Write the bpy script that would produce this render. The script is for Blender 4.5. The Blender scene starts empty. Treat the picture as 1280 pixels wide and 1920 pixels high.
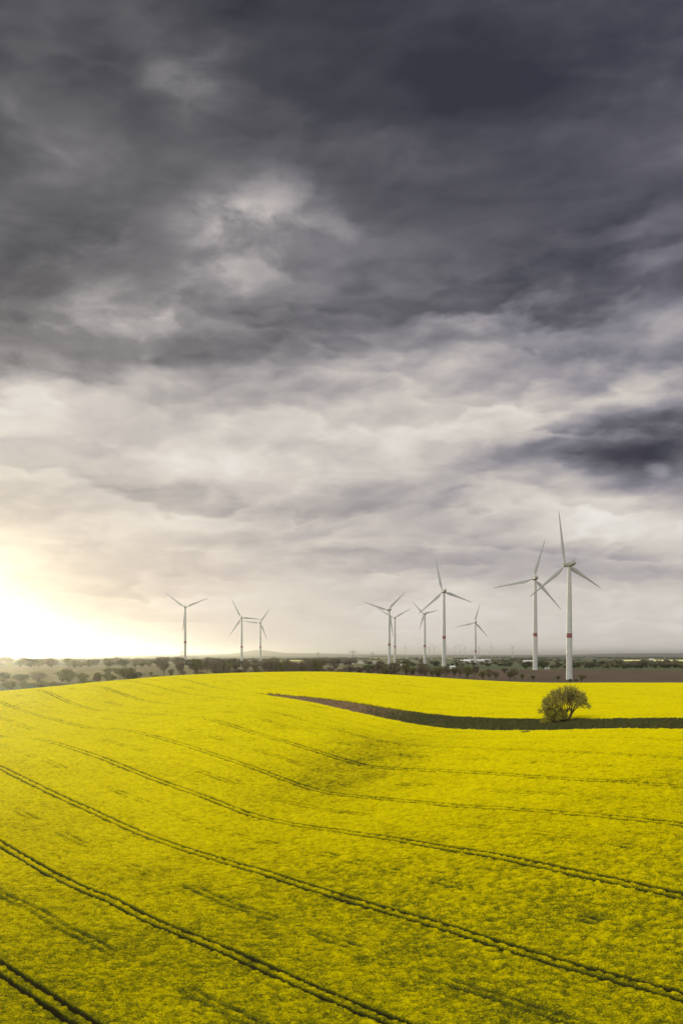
import bpy, math, random
import numpy as np
from mathutils import Vector, Matrix

sc = bpy.context.scene
COL = sc.collection
R = math.radians
F, CU, HV, H0 = 1922.0, 640.0, 1228.0, 35.0      # focal length in photo px, photo centre, horizon row, eye height (m)

# ------------------------------------------------------------------ camera
cam = bpy.data.cameras.new("camera")
cam.sensor_fit = 'HORIZONTAL'; cam.sensor_width = 36.0
cam.lens = F / 1280 * 36
cam.shift_y = 268 / 1280
cam.clip_start = 1.0; cam.clip_end = 120000
camo = bpy.data.objects.new("camera", cam); COL.objects.link(camo)
camo.location = (0, 0, 0); camo.rotation_euler = (R(90), 0, 0)
sc.camera = camo

# ------------------------------------------------------------------ exposure and render settings
vs = sc.view_settings
vs.view_transform = 'Standard'; vs.look = 'None'; vs.exposure = 0.0; vs.gamma = 1.0; vs.use_curve_mapping = False
sc.render.engine = 'CYCLES'
cy = sc.cycles
cy.use_denoising = True
cy.max_bounces = 5; cy.diffuse_bounces = 3; cy.glossy_bounces = 2; cy.transmission_bounces = 2
cy.volume_bounces = 0; cy.transparent_max_bounces = 6
cy.use_adaptive_sampling = False
cy.caustics_reflective = False; cy.caustics_refractive = False

# ------------------------------------------------------------------ sun
SUN_AZ, SUN_EL = -22.0, 2.4
SUN = Vector((math.sin(R(SUN_AZ)) * math.cos(R(SUN_EL)), math.cos(R(SUN_AZ)) * math.cos(R(SUN_EL)), math.sin(R(SUN_EL))))
sl = bpy.data.lights.new("sun", 'SUN'); sl.energy = 1.7; sl.angle = R(4.0); sl.color = (1.0, 0.88, 0.55)
so = bpy.data.objects.new("sun", sl); COL.objects.link(so)
so.rotation_euler = SUN.to_track_quat('Z', 'Y').to_euler(); so.location = (-300, 300, 400)


# ------------------------------------------------------------------ node helpers
def lin(c):
    return tuple((x / 255 / 12.92) if x / 255 <= 0.04045 else ((x / 255 + 0.055) / 1.055) ** 2.4 for x in c)


class NT:
    def __init__(self, tree):
        self.t = tree; self.t.nodes.clear()

    def n(self, typ, **kw):
        nd = self.t.nodes.new(typ)
        for k, v in kw.items():
            setattr(nd, k, v)
        return nd

    def inp(self, nd, i, v):
        if isinstance(v, bpy.types.NodeSocket):
            self.t.links.new(v, nd.inputs[i])
        elif v is not None:
            nd.inputs[i].default_value = v

    def m(self, op, a, b=None, c=None, clamp=False):
        nd = self.n('ShaderNodeMath', operation=op); nd.use_clamp = clamp
        self.inp(nd, 0, a); self.inp(nd, 1, b); self.inp(nd, 2, c)
        return nd.outputs[0]

    def vm(self, op, a, b=None, out=0):
        nd = self.n('ShaderNodeVectorMath', operation=op)
        self.inp(nd, 0, a); self.inp(nd, 1, b)
        return nd.outputs[out]

    def comb(self, x, y, z):
        nd = self.n('ShaderNodeCombineXYZ')
        for i, v in enumerate((x, y, z)): self.inp(nd, i, v)
        return nd.outputs[0]

    def sep(self, v):
        nd = self.n('ShaderNodeSeparateXYZ'); self.inp(nd, 0, v)
        return nd.outputs

    def noise(self, vec, scale, detail=4, rough=0.5, lac=2.0, dist=0.0, color=False):
        nd = self.n('ShaderNodeTexNoise')
        self.inp(nd, 'Vector', vec)
        nd.inputs['Scale'].default_value = scale; nd.inputs['Detail'].default_value = detail
        nd.inputs['Roughness'].default_value = rough; nd.inputs['Lacunarity'].default_value = lac
        nd.inputs['Distortion'].default_value = dist
        return nd.outputs['Color' if color else 'Fac']

    def ramp(self, fac, stops, interp='LINEAR'):
        nd = self.n('ShaderNodeValToRGB'); cr = nd.color_ramp; cr.interpolation = interp
        while len(cr.elements) > 1: cr.elements.remove(cr.elements[-1])
        for i, (p, c) in enumerate(stops):
            e = cr.elements[0] if i == 0 else cr.elements.new(p)
            e.position = p; e.color = (*c, 1) if len(c) == 3 else c
        self.inp(nd, 0, fac)
        return nd.outputs[0]

    def mrange(self, v, a, b, c=0.0, d=1.0, smooth=True):
        nd = self.n('ShaderNodeMapRange', interpolation_type='SMOOTHSTEP' if smooth else 'LINEAR')
        self.inp(nd, 0, v)
        for i, x in zip((1, 2, 3, 4), (a, b, c, d)): nd.inputs[i].default_value = x
        return nd.outputs[0]

    def mix(self, fac, a, b, typ='MIX'):
        nd = self.n('ShaderNodeMix', data_type='RGBA', blend_type=typ)
        self.inp(nd, 0, fac)
        for i, v in ((6, a), (7, b)):
            if isinstance(v, tuple) and len(v) == 3: v = (*v, 1)
            self.inp(nd, i, v)
        return nd.outputs[2]


# ------------------------------------------------------------------ world: storm clouds by direction
world = bpy.data.worlds.new("World"); sc.world = world; world.use_nodes = True
W = NT(world.node_tree)
tc = W.n('ShaderNodeTexCoord')
D = W.vm('NORMALIZE', tc.outputs['Generated'])
dx, dy, dz = W.sep(D)
RAD = 57.29578
az = W.m('MULTIPLY', W.m('ARCTAN2', dx, dy), RAD)
el = W.m('MULTIPLY', W.m('ARCSINE', dz), RAD)
P = W.comb(az, el, 0.0)
# cloud-deck coordinates: direction projected on a flat deck gives the flattening towards the horizon
zz = W.m('ADD', W.m('MAXIMUM', dz, 0.0), 0.24)
deck = W.comb(W.m('DIVIDE', dx, zz), W.m('DIVIDE', dy, zz), W.m('MULTIPLY', dz, 1.5))
w1 = W.vm('SUBTRACT', W.noise(deck, 2.2, 6, 0.5, color=True), (0.5, 0.5, 0.5))
w2 = W.vm('SUBTRACT', W.noise(W.vm('ADD', deck, (7.3, 2.1, 4.4)), 6.5, 6, 0.55, color=True), (0.5, 0.5, 0.5))
elf = W.mrange(el, 0, 22, 0.25, 1.0, smooth=False)          # less warp close to the horizon
ws = W.comb(W.m('MULTIPLY', elf, 13.0), W.m('MULTIPLY', elf, 9.0), 0.0)
ws2 = W.comb(W.m('MULTIPLY', elf, 4.5), W.m('MULTIPLY', elf, 3.4), 0.0)
PW = W.vm('ADD', P, W.vm('ADD', W.vm('MULTIPLY', w1, ws), W.vm('MULTIPLY', w2, ws2)))
PWh = W.vm('ADD', P, W.vm('MULTIPLY', W.vm('ADD', W.vm('MULTIPLY', w1, ws), W.vm('MULTIPLY', w2, ws2)), (0.45, 0.45, 0.0)))


def px2ae(u, v):
    a = math.atan((u - CU) / F)
    return math.degrees(a), math.degrees(math.atan((HV - v) / F * math.cos(a)))


elw = W.sep(PW)[1]


def g(v):
    return (v, v, v)


BASE = [(0, .27), (200, .285), (400, .35), (500, .40), (570, .43), (640, .50), (700, .60), (780, .735), (880, .775),
        (960, .765), (1040, .79), (1120, .84), (1228, .88)]
stops = [(0.0, g(.88))] + [(px2ae(640, v)[1] / 90, g(b)) for v, b in reversed(BASE)] + [(0.5, g(.36)), (1.0, g(.5))]
V = W.m('ADD', W.ramp(W.m('DIVIDE', elw, 90.0), stops), W.m('MULTIPLY', W.mrange(az, 2, -14), W.mrange(el, 18, 26, 0, .045)))
# big cloud masses: (u, v, half width px, half height px, tilt deg, amount, hard)
BLOBS = [
    (940, 215, 190, 95, -10, -.075, 0), (250, 60, 200, 60, 0, .02, 0), (120, 90, 60, 80, 10, .03, 0), (520, 20, 260, 60, -12, -.03, 0), (1250, 300, 90, 90, 30, .07, 0), (1040, 90, 200, 60, 0, -.02, 0),
    (800, 300, 150, 38, 8, .065, 1), (350, 110, 90, 60, 40, .075, 1), (200, 130, 110, 80, 25, -.05, 1), (60, 250, 40, 90, 0, .05, 0),
    (300, 190, 210, 40, -25, .06, 1), (290, 210, 90, 28, -18, -.055, 1), (480, 400, 110, 42, -15, .05, 1), (440, 470, 240, 80, -22, .12, 0), (470, 500, 260, 80, -18, .06, 0), (530, 430, 140, 55, -15, .08, 0), (370, 490, 90, 40, 20, .06, 1),
    (600, 480, 100, 34, -28, .10, 1), (640, 540, 150, 60, -10, .05, 0), (90, 470, 190, 100, -15, -.075, 0), (330, 520, 110, 40, 20, -.07, 1),
    (220, 590, 190, 34, -4, .13, 1), (60, 625, 60, 30, 0, .06, 1), (520, 330, 130, 90, -30, .04, 0),
    (1080, 540, 310, 90, -10, -.085, 0), (1000, 610, 300, 38, 5, -.08, 0), (1240, 600, 110, 24, -14, .09, 1),
    (60, 690, 160, 52, 0, -.13, 0), (330, 665, 280, 30, 3, -.08, 0), (560, 640, 180, 40, 0, -.06, 0),
    (330, 700, 90, 24, -6, .07, 1), (70, 765, 110, 34, -5, .10, 1), (520, 750, 190, 44, 0, -.03, 0),
    (1000, 735, 330, 50, -5, .13, 0), (760, 820, 190, 90, -10, .08, 0), (1230, 690, 130, 34, -6, .08, 0),
    (1230, 815, 280, 78, -3, -.42, 0), (1040, 810, 160, 46, -8, -.13, 0), (1240, 895, 130, 46, 12, -.22, 1), (1010, 890, 40, 16, 0, -.06, 1),
    (1120, 880, 60, 26, -10, .10, 1), (1225, 872, 18, 16, 0, .16, 1), (1200, 985, 130, 40, 8, .09, 1), (1030, 930, 120, 50, 0, .07, 1),
    (430, 872, 130, 26, -5, .12, 1), (330, 840, 90, 20, -15, .05, 1), (250, 925, 230, 20, 3, -.08, 0), (470, 945, 160, 18, 2, -.07, 0),
    (690, 950, 170, 36, -14, -.10, 0), (860, 935, 90, 34, -20, -.06, 0), (170, 1000, 200, 22, -5, .06, 1),
    (990, 1060, 340, 30, 1, -.15, 1), (1240, 1062, 120, 26, 0, -.06, 0), (700, 1050, 150, 18, 5, -.05, 0), (440, 1043, 40, 13, -8, .085, 1),
    (-20, 1130, 330, 120, 0, -.17, 0), (0, 1010, 300, 50, 0, -.05, 0), (380, 1120, 110, 22, 0, .04, 1), (640, 1000, 200, 20, -3, -.02, 0), (900, 1150, 400, 30, 0, -.01, 0),
]
cloudlet = W.mrange(W.noise(W.vm('ADD', deck, W.vm('MULTIPLY', w1, (0.6, 0.6, 0.6))), 4.6, 6, 0.55), 0.36, 0.64, 0.25, 1.55)
for (u, v, su, sv, tilt, amp, hard) in BLOBS:
    a0, e0 = px2ae(u, v)
    mp = W.n('ShaderNodeMapping', vector_type='TEXTURE')
    W.inp(mp, 0, PWh if hard else PW)
    k = 1.75 / F * RAD
    mp.inputs['Location'].default_value = (a0, e0, 0)
    mp.inputs['Rotation'].default_value = (0, 0, R(-tilt))
    mp.inputs['Scale'].default_value = (su * k, sv * k, 1)
    gr = W.n('ShaderNodeTexGradient', gradient_type='SPHERICAL' if hard else 'QUADRATIC_SPHERE')
    W.inp(gr, 0, mp.outputs[0])
    f = gr.outputs['Fac']
    if hard: f = W.mrange(f, 0.0, 0.75)
    if v < 720: f = W.m('MULTIPLY', f, cloudlet)
    V = W.m('MULTIPLY_ADD', f, amp * (0.85 if hard else 1.35), V)
PUFFS = [(1.4, (-0.05, 0.11, 0), .13), (3.6, (-0.02, 0.05, 0), .055)]
BANKS = [(0.0, 3.4, 1.0, .14), (0.5, 2.6, 5.0, .12)]
# finer cloud structure: broad folds with defined edges, medium billows, wisps
amp = W.mrange(el, 0, 9, 0.35, 1.0)
warpd = W.vm('ADD', deck, W.vm('MULTIPLY', w1, (0.45, 0.45, 0.45)))
n1 = W.noise(W.vm('ADD', deck, (3.1, 9.2, 0.3)), 2.0, 8, 0.5, dist=0.3)
n2 = W.noise(warpd, 7.0, 8, 0.55)
edge1 = W.mrange(W.noise(W.vm('ADD', warpd, (5.5, 1.2, 2.0)), 2.6, 8, 0.48), 0.46, 0.55, -0.5, 0.5)
edge2 = W.mrange(W.noise(W.vm('ADD', warpd, (1.9, 8.4, 6.0)), 5.0, 7, 0.5), 0.45, 0.58, -0.5, 0.5)
for src, k in ((W.m('SUBTRACT', n1, 0.5), .17), (W.m('SUBTRACT', n2, 0.5), .06), (edge1, .045), (edge2, .010)):
    V = W.m('MULTIPLY_ADD', W.m('MULTIPLY', src, amp), k, V)
# puffed lumps that catch light on their upper side
def vor(vec, scale, detail=2.0, rough=0.55, smooth=0.6):
    nd = W.n('ShaderNodeTexVoronoi', feature='SMOOTH_F1', voronoi_dimensions='2D')
    W.inp(nd, 'Vector', vec); nd.inputs['Scale'].default_value = scale
    nd.inputs['Detail'].default_value = detail; nd.inputs['Roughness'].default_value = rough; nd.inputs['Smoothness'].default_value = smooth
    return nd.outputs['Distance']


Q = W.vm('ADD', W.vm('MULTIPLY', P, (0.085, 0.19, 0.0)), W.vm('MULTIPLY', w2, (0.30, 0.34, 0.3)))
Q = W.vm('ADD', Q, W.vm('MULTIPLY', w1, (0.5, 0.4, 0.0)))
low = W.mrange(el, 0, 7, 0.3, 1.0)
high = W.mrange(el, 17, 24, 1.0, 0.45)
lumpmask = W.m('MULTIPLY', low, high)
for sc_, off, k in PUFFS:
    a1 = vor(Q, sc_); a2 = vor(W.vm('ADD', Q, off), sc_)
    V = W.m('MULTIPLY_ADD', W.m('MULTIPLY', W.m('SUBTRACT', a2, a1), lumpmask), k, V)
# banks of cloud: each brightens up to a ragged top edge, with the next, darker base behind it
puff = vor(Q, 2.2)
for ph0, freq, nseed, k in BANKS:
    ph = W.m('MULTIPLY', W.m('LOGARITHM', W.m('ADD', W.m('MAXIMUM', el, 0.0), 4.0), 2.718), freq)
    ph = W.m('ADD', ph, W.m('MULTIPLY', W.noise(W.vm('ADD', deck, (nseed, 2.2, 1.0)), 1.3, 3, 0.5), 3.2))
    ph = W.m('ADD', ph, W.m('MULTIPLY', puff, -0.55))
    ph = W.m('ADD', ph, W.m('MULTIPLY', W.sep(w2)[1], 0.5))
    ph = W.m('ADD', ph, ph0)
    saw = W.m('FRACT', ph)
    shp = W.m('MULTIPLY', W.m('POWER', saw, 1.4), W.mrange(saw, 0.80, 1.0, 1.0, 0.0))
    msk = W.m('MULTIPLY', W.mrange(W.noise(W.vm('ADD', deck, (nseed, 7.7, 3.0)), 1.6, 3, 0.5), 0.40, 0.62), lumpmask)
    V = W.m('MULTIPLY_ADD', W.m('MULTIPLY', W.m('SUBTRACT', shp, 0.3), msk), k, V)
V = W.m('MAXIMUM', W.m('MINIMUM', V, 1.0), 0.2)
cloud = W.ramp(V, [(0.20, lin((55, 55, 64))), (0.28, lin((71, 71, 78))), (0.38, lin((97, 96, 100))), (0.50, lin((130, 128, 130))),
                   (0.62, lin((164, 159, 159))), (0.74, lin((195, 188, 184))), (0.84, lin((217, 210, 202))), (1.0, lin((243, 240, 234)))])
# hue: bluer to the right and in the middle distance, warmer low on the left
rightness = W.mrange(az, -14, 20)
cloud = W.mix(W.m('MULTIPLY', rightness, W.mrange(V, 0.8, 0.45)), cloud, (0.955, 0.96, 1.10), 'MULTIPLY')
lowness = W.mrange(el, 12, 1)
cloud = W.mix(W.m('MULTIPLY', lowness, W.mrange(az, 10, -18)), cloud, (1.07, 1.0, 0.91), 'MULTIPLY')
# thin places let a little of the clear sky behind through
sky = W.n('ShaderNodeTexSky', sky_type='NISHITA'); sky.sun_disc = False
sky.sun_elevation = R(SUN_EL); sky.sun_rotation = R(SUN_AZ)
clear = W.vm('MULTIPLY', sky.outputs[0], (0.05, 0.05, 0.05))
cloud = W.mix(0.03, cloud, clear)
# unseen cloud overhead and behind the camera, made bright to light the field
up = W.mrange(el, 36, 62)
back = W.m('MULTIPLY', W.mrange(dy, 0.45, -0.5), W.mrange(el, -5, 20))
BR = W.m('MAXIMUM', up, back)
behind = W.mix(W.noise(deck, 1.2, 5, 0.5), (0.95, 0.97, 1.0), (1.75, 1.7, 1.6))
behind = W.vm('MULTIPLY', behind, W.comb(*[W.mrange(dx, -0.9, 0.9, 1.45, 0.55)] * 3))  # brighter on the left, added to bring out the slopes
cloud = W.mix(BR, cloud, behind)
# sun behind low cloud: brightness round its direction
cosang = W.m('MAXIMUM', W.vm('DOT_PRODUCT', D, tuple(SUN), out=1), 0.0)
sq = W.vm('NORMALIZE', W.comb(dx, dy, W.m('MULTIPLY', dz, 1.35)))
cosq = W.m('MAXIMUM', W.vm('DOT_PRODUCT', sq, tuple(Vector((SUN.x, SUN.y, SUN.z * 1.35)).normalized()), out=1), 0.0)
gl = W.m('ADD', W.m('MULTIPLY', W.m('POWER', cosq, 700.0), 0.25), W.m('MULTIPLY', W.m('POWER', cosq, 120.0), 0.0))
glow = W.vm('MULTIPLY', W.comb(gl, gl, gl), (1.0, 0.97, 0.72))
total = W.vm('ADD', cloud, glow)
bg = W.n('ShaderNodeBackground'); W.inp(bg, 0, total); bg.inputs[1].default_value = 1.0
wo = W.n('ShaderNodeOutputWorld'); world.node_tree.links.new(bg.outputs[0], wo.inputs[0])
world.cycles.sampling_method = 'MANUAL'; world.cycles.sample_map_resolution = 512


# ------------------------------------------------------------------ numpy noise
def _hash(ix, iy, seed):
    with np.errstate(over='ignore'):
        h = (ix.astype(np.uint32) * np.uint32(374761393) + iy.astype(np.uint32) * np.uint32(668265263) + np.uint32(seed * 2246822519 & 0xffffffff))
        h = (h ^ (h >> np.uint32(13))) * np.uint32(1274126177)
        h = h ^ (h >> np.uint32(16))
    return (h & np.uint32(0xffffff)).astype(np.float32) / 16777215.0


def vnoise(x, y, seed=0):
    ix = np.floor(x); iy = np.floor(y); fx = (x - ix).astype(np.float32); fy = (y - iy).astype(np.float32)
    ix = ix.astype(np.int64); iy = iy.astype(np.int64)
    fx = fx * fx * (3 - 2 * fx); fy = fy * fy * (3 - 2 * fy)
    a = _hash(ix, iy, seed); b = _hash(ix + 1, iy, seed); c = _hash(ix, iy + 1, seed); d = _hash(ix + 1, iy + 1, seed)
    return (a + (b - a) * fx) * (1 - fy) + (c + (d - c) * fx) * fy


def fbm(x, y, octs, seed=0, gain=0.5):
    s = 0; a = 1; t = 0
    for i in range(octs):
        s = s + a * vnoise(x * 2 ** i + 17.3 * i, y * 2 ** i - 9.1 * i, seed + i); t += a; a *= gain
    return s / t


def sstep(x, a, b):
    t = np.clip((x - a) / (b - a), 0, 1)
    return t * t * (3 - 2 * t)


# ------------------------------------------------------------------ lie of the land
# Sprayer tramlines run parallel at a fixed spacing; c = .8x+.6y is constant along each.  Their bends in the
# photograph give the height of the land below the eye at every point they pass.
CS = [1.09, 1.80, 2.57, 3.34, 4.11, 4.88, 5.65, 6.42, 7.19]
TR = {
    1.09: [(0, 1814), (60, 1855), (160, 1920)],
    1.80: [(0, 1583), (105, 1643), (209, 1690), (300, 1735), (400, 1774), (560, 1845), (740, 1920)],
    2.57: [(0, 1440), (125, 1500), (262, 1563), (400, 1609), (520, 1646), (640, 1684), (860, 1748), (1060, 1812), (1280, 1872)],
    3.34: [(0, 1382), (60, 1385), (125, 1400), (200, 1425), (281, 1458), (394, 1498), (478, 1531), (556, 1548), (650, 1561), (736, 1574), (800, 1585), (961, 1612), (1062, 1635), (1280, 1682)],
    4.11: [(0, 1316), (47, 1334), (109, 1351), (175, 1366), (281, 1379), (400, 1414), (498, 1448), (595, 1484), (732, 1500), (845, 1511), (1006, 1521), (1107, 1530), (1280, 1547)],
    4.88: [(81, 1296), (125, 1315), (175, 1331), (281, 1340), (400, 1351), (478, 1375), (556, 1397), (689, 1438), (744, 1442), (861, 1447), (1060, 1461), (1280, 1476)],
    5.65: [(197, 1290), (256, 1310), (420, 1322), (517, 1336), (615, 1362), (728, 1393), (820, 1400), (900, 1403), (1280, 1422)],
    6.42: [(440, 1312), (556, 1330), (673, 1357), (740, 1373), (830, 1384), (960, 1385), (1122, 1384), (1280, 1388)],
    7.0: [(400, 1295), (482, 1300), (595, 1318), (693, 1340), (790, 1359), (830, 1364), (900, 1368), (1060, 1368), (1280, 1367)],
}
ctrl = []


def add_c(u, v, c):
    a = (u - CU) / F; Y = c / (0.8 * a + 0.6)
    ctrl.append((a * Y, Y, -(v - HV) / F * Y))


for c, pts in TR.items():
    for (u, v) in pts: add_c(u, v, c)
UP = [(482, 1300, 7.06), (520, 1299, 7.2), (600, 1307, 7.45), (700, 1321, 7.6), (770, 1332, 7.7), (900, 1344, 7.75), (1020, 1346, 7.75), (1280, 1345, 7.75)]
for (u, v, c) in UP[2:]: add_c(u, v, c)
CREST = [(-300, 1312, 14.0), (0, 1297, 14.0), (80, 1290, 14.3), (200, 1278, 15.0), (320, 1268, 16.0), (400, 1264, 16.5), (500, 1261, 17), (640, 1261, 17.0),
         (720, 1265, 17.0), (800, 1270, 17.5), (880, 1276, 17.8), (960, 1280, 18.2), (1120, 1281, 18.5), (1280, 1281, 18.5), (1500, 1281, 18.5)]
for (u, v, y) in CREST:
    ctrl.append(((u - CU) / F * y, y, -(v - HV) / F * y))
    ctrl.append(((u - CU) / F * y * 1.06, y * 1.06, -(v - HV) / F * y - 0.035))
for (x, y, z) in [(0, 0, -1.0), (2, 0, -1), (-2, 0, -1), (0, -3, -1.0), (1.5, 2, -1), (-1.5, 2, -1.0), (4.2, 6, -.76), (-5.5, 9, -.80), (5.2, 10, -.60)]:
    ctrl.append((x, y, z))
ctrl = np.array(ctrl)


def _tk(r2):
    return 0.5 * r2 * np.log(r2 + 1e-9)


_n = len(ctrl)
_K = _tk(((ctrl[:, None, :2] - ctrl[None, :, :2]) ** 2).sum(-1)) + np.eye(_n) * 0.05
_Pm = np.hstack([np.ones((_n, 1)), ctrl[:, :2]])
_A = np.block([[_K, _Pm], [_Pm.T, np.zeros((3, 3))]])
_s = np.linalg.solve(_A, np.concatenate([ctrl[:, 2], np.zeros(3)]))


def tps(x, y):
    """top of the crop (m) at plan position x, y (m)"""
    sh = x.shape; x = np.asarray(x, float).ravel() / H0; y = np.asarray(y, float).ravel() / H0
    out = np.empty_like(x)
    for i in range(0, len(x), 200000):
        a = x[i:i + 200000]; b = y[i:i + 200000]
        acc = _s[_n] + _s[_n + 1] * a + _s[_n + 2] * b
        for k in range(_n):
            acc = acc + _s[k] * _tk((a - ctrl[k, 0]) ** 2 + (b - ctrl[k, 1]) ** 2)
        out[i:i + 200000] = acc
    return (np.clip(out, -1.25, -0.1) * H0).reshape(sh)


def crest_y(x, y):
    u = CU + F * x / np.maximum(y, 1.0)
    return np.interp(u, [c[0] for c in CREST], [c[2] for c in CREST]) * H0


CROP_H = 1.35
PLY = [0, 740, 833, 1050, 1290, 1700, 2050, 2450, 4000, 8000, 13000, 18000, 26000, 45000]
PLZ = [-22, -20.6, -20.4, -16.2, -15, -17.4, -19.5, -18.6, -20.5, -25, -26, -20, -6, 10]
# turbines: tower x px, hub row, base row, rotor radius/94 m hub, first blade angle, yaw, size
TURB = [
    (1067, 1058.5, 1275.5, .478, 353.0, 30, 1.0, "nearest and tallest white wind turbine, standing right behind the lone tree"),
    (1003, 1084.5, 1256.5, .461, 17.0, 6, 1.0, "second tallest white wind turbine, left of the nearest one whose blade crosses its tower"),
    (832, 1109, 1249.5, .454, 348.0, 14, 1.0, "third tallest wind turbine, behind the roadside trees, one blade pointing almost straight up"),
    (729.5, 1143, 1249.0, .49, 46.5, 22, 1.0, "front one of two overlapping wind turbines left of centre group, taller of that pair"),
    (740, 1159, 1246.0, .443, 60.0, 6, 1.0, "shorter wind turbine standing just behind and right of the front one of the overlapping pair"),
    (796, 1151, 1249.0, .33, 76.0, 16, 1.0, "small rotor wind turbine half hidden by the blade tip of the turbine to its right"),
    (891, 1167, 1254.5, .433, 16.5, 8, .79, "small white wind turbine standing alone between the middle group and the two tallest ones"),
    (347, 1139, 1245.0, .442, 67.0, 6, 1.0, "leftmost wind turbine, standing alone in the golden haze with one blade hanging down"),
    (453, 1158.5, 1247.0, .454, 333.5, 16, 1.0, "left one of two wind turbines whose blades nearly touch, a blade pointing right"),
    (488, 1168, 1242.0, .47, 36.0, 16, 1.0, "right and shorter one of two wind turbines whose blades nearly touch"),
]
BUMPS = []
for (u, vh, vb, rr, th, psi, s_, lb) in TURB:
    Y = 94 * s_ * F / (vb - vh); z = -(vb - HV) / F * Y
    BUMPS.append(((u - CU) / F * Y, Y, z - np.interp(Y, PLY, PLZ)))


def plain(x, y):
    r = np.sqrt(x * x + y * y)
    z = np.interp(r, PLY, PLZ)
    for (bx, by, dzb) in BUMPS:
        z = z + dzb * np.exp(-((x - bx) ** 2 + (y - by) ** 2) / (2 * 70.0 ** 2))
    far = sstep(r, 4000, 14000)
    z = z + (fbm(x / 600 + 5, y / 600, 3, 7) - 0.5) * 2.0 * sstep(r, 1500, 3000)
    z = z + (fbm(x / 3500 + 2, y / 5000 + 9, 4, 11) - 0.5) * 30 * far * sstep(r, 6000, 20000)
    # far blue hills: a rise to the right and one low hill left of the middle
    u = CU + F * x / np.maximum(y, 1.0)
    z = z + 42 * sstep(u, 1040, 1180) * sstep(r, 16000, 25000) * (y > 0)
    z = z + 85 * np.exp(-((u - 484) / 34) ** 2) * np.exp(-((r - 24000) / 3500) ** 2) * (y > 0)
    z = z + 40 * np.exp(-((u - 540) / 150) ** 2) * np.exp(-((r - 24000) / 4000) ** 2) * (y > 0)
    return z


# bare and grassy hollow that cuts into the crop
def margin_upper(s):
    pts = []
    for (u, v, c) in UP:
        a = (u - CU) / F; Y = c / (0.8 * a + 0.6); pts.append((0.6 * a * Y - 0.8 * Y, c))
    pts.sort(); return np.interp(s, [p[0] for p in pts], [p[1] for p in pts])


S_TIP = 0.6 * ((482 - CU) / F * 13.2) - 0.8 * 13.2


def margin_mask(x, y):
    """>0 inside the hollow, value = metres to its nearest edge"""
    X = x / H0; Y = y / H0
    wob = (fbm(x / 2.2, y / 2.2, 3, 51) - 0.5) * 0.045
    c = 0.8 * X + 0.6 * Y + wob; s = 0.6 * X - 0.8 * Y
    up_ = margin_upper(s); low = 7.0
    return np.where(s > S_TIP, np.minimum(c - low, up_ - c), -1) * H0



def ground_z(x, y):
    x = np.asarray(x, float); y = np.asarray(y, float)
    cy_ = crest_y(x, y); inside = (y > -150)
    t = np.full(x.shape, -H0 * 1.0 - CROP_H)
    msk = (y > -150) & (y < cy_ + 260)
    if msk.any():
        t[msk] = tps(x[msk], np.minimum(y[msk], cy_[msk] + 20)) - CROP_H
    k = sstep(y, cy_ + 10, cy_ + 150)
    k = np.where(y > -150, k, 0)
    side = sstep(np.abs(x) - 0.75 * np.maximum(y, 0), 200, 500)
    mk_ = margin_mask(x, y)
    t = t + np.where(mk_ > 0, sstep(mk_, 0.0, 3.0) * 1.12, 0) * (y > 200) * (y < 620)
    zin = t * (1 - side) + (-30) * side
    zz_ = zin * (1 - k) + plain(x, y) * k
    zz_ = np.where(np.sqrt(x * x + y * y) > 900, np.where(y > cy_ + 150, zz_, plain(x, y)), zz_)
    return zz_


def gz(x, y):
    return float(ground_z(np.array([float(x)]), np.array([float(y)]))[0])


def on_ground(u, y):
    x = (u - CU) / F * y
    return x, y, gz(x, y)


# ------------------------------------------------------------------ objects helpers
def tag(o, label=None, cat=None, group=None, kind=None):
    if label: o['label'] = label
    if cat: o['category'] = cat
    if group: o['group'] = group
    if kind: o['kind'] = kind
    return o


def mesh_np(name, verts, faces, mat, smooth=True, parent=None, attrs=None):
    """verts (n,3), faces (m,k) all of one size k"""
    me = bpy.data.meshes.new(name)
    verts = np.ascontiguousarray(verts, dtype=np.float32); faces = np.ascontiguousarray(faces, dtype=np.int32)
    m, k = faces.shape
    me.vertices.add(len(verts)); me.vertices.foreach_set('co', verts.ravel())
    me.loops.add(m * k); me.loops.foreach_set('vertex_index', faces.ravel())
    me.polygons.add(m); me.polygons.foreach_set('loop_start', np.arange(0, m * k, k, dtype=np.int32))
    me.polygons.foreach_set('use_smooth', np.full(m, smooth))
    me.update(calc_edges=True)
    for an, (typ, data) in (attrs or {}).items():
        at = me.attributes.new(an, typ, 'POINT')
        at.data.foreach_set('color' if typ == 'FLOAT_COLOR' else 'value', np.ascontiguousarray(data, dtype=np.float32).ravel())
    me.materials.append(mat)
    o = bpy.data.objects.new(name, me); COL.objects.link(o)
    if parent: o.parent = parent
    return o


def mesh_py(name, verts, faces, mat, smooth=False, parent=None):
    me = bpy.data.meshes.new(name); me.from_pydata([tuple(v) for v in verts], [], faces)
    if smooth: me.polygons.foreach_set('use_smooth', [True] * len(me.polygons))
    mats = mat if isinstance(mat, list) else [mat]
    for m_ in mats: me.materials.append(m_)
    o = bpy.data.objects.new(name, me); COL.objects.link(o)
    if parent: o.parent = parent
    return o


def empty(name, loc, rz=0):
    o = bpy.data.objects.new(name, None); COL.objects.link(o); o.location = loc; o.rotation_euler = (0, 0, rz)
    o.empty_display_size = 1
    return o


def copy_tree(o, parent=None):
    c = o.copy(); COL.objects.link(c)
    for k in ('label', 'category', 'group'):
        if k in c: del c[k]
    if parent: c.parent = parent
    for ch in list(o.children): copy_tree(ch, c)
    return c


def grid_faces(nr, nc):
    i = np.arange(nr - 1)[:, None] * nc + np.arange(nc - 1)[None, :]
    i = i.ravel()
    return np.stack([i, i + 1, i + nc + 1, i + nc], 1)


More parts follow.
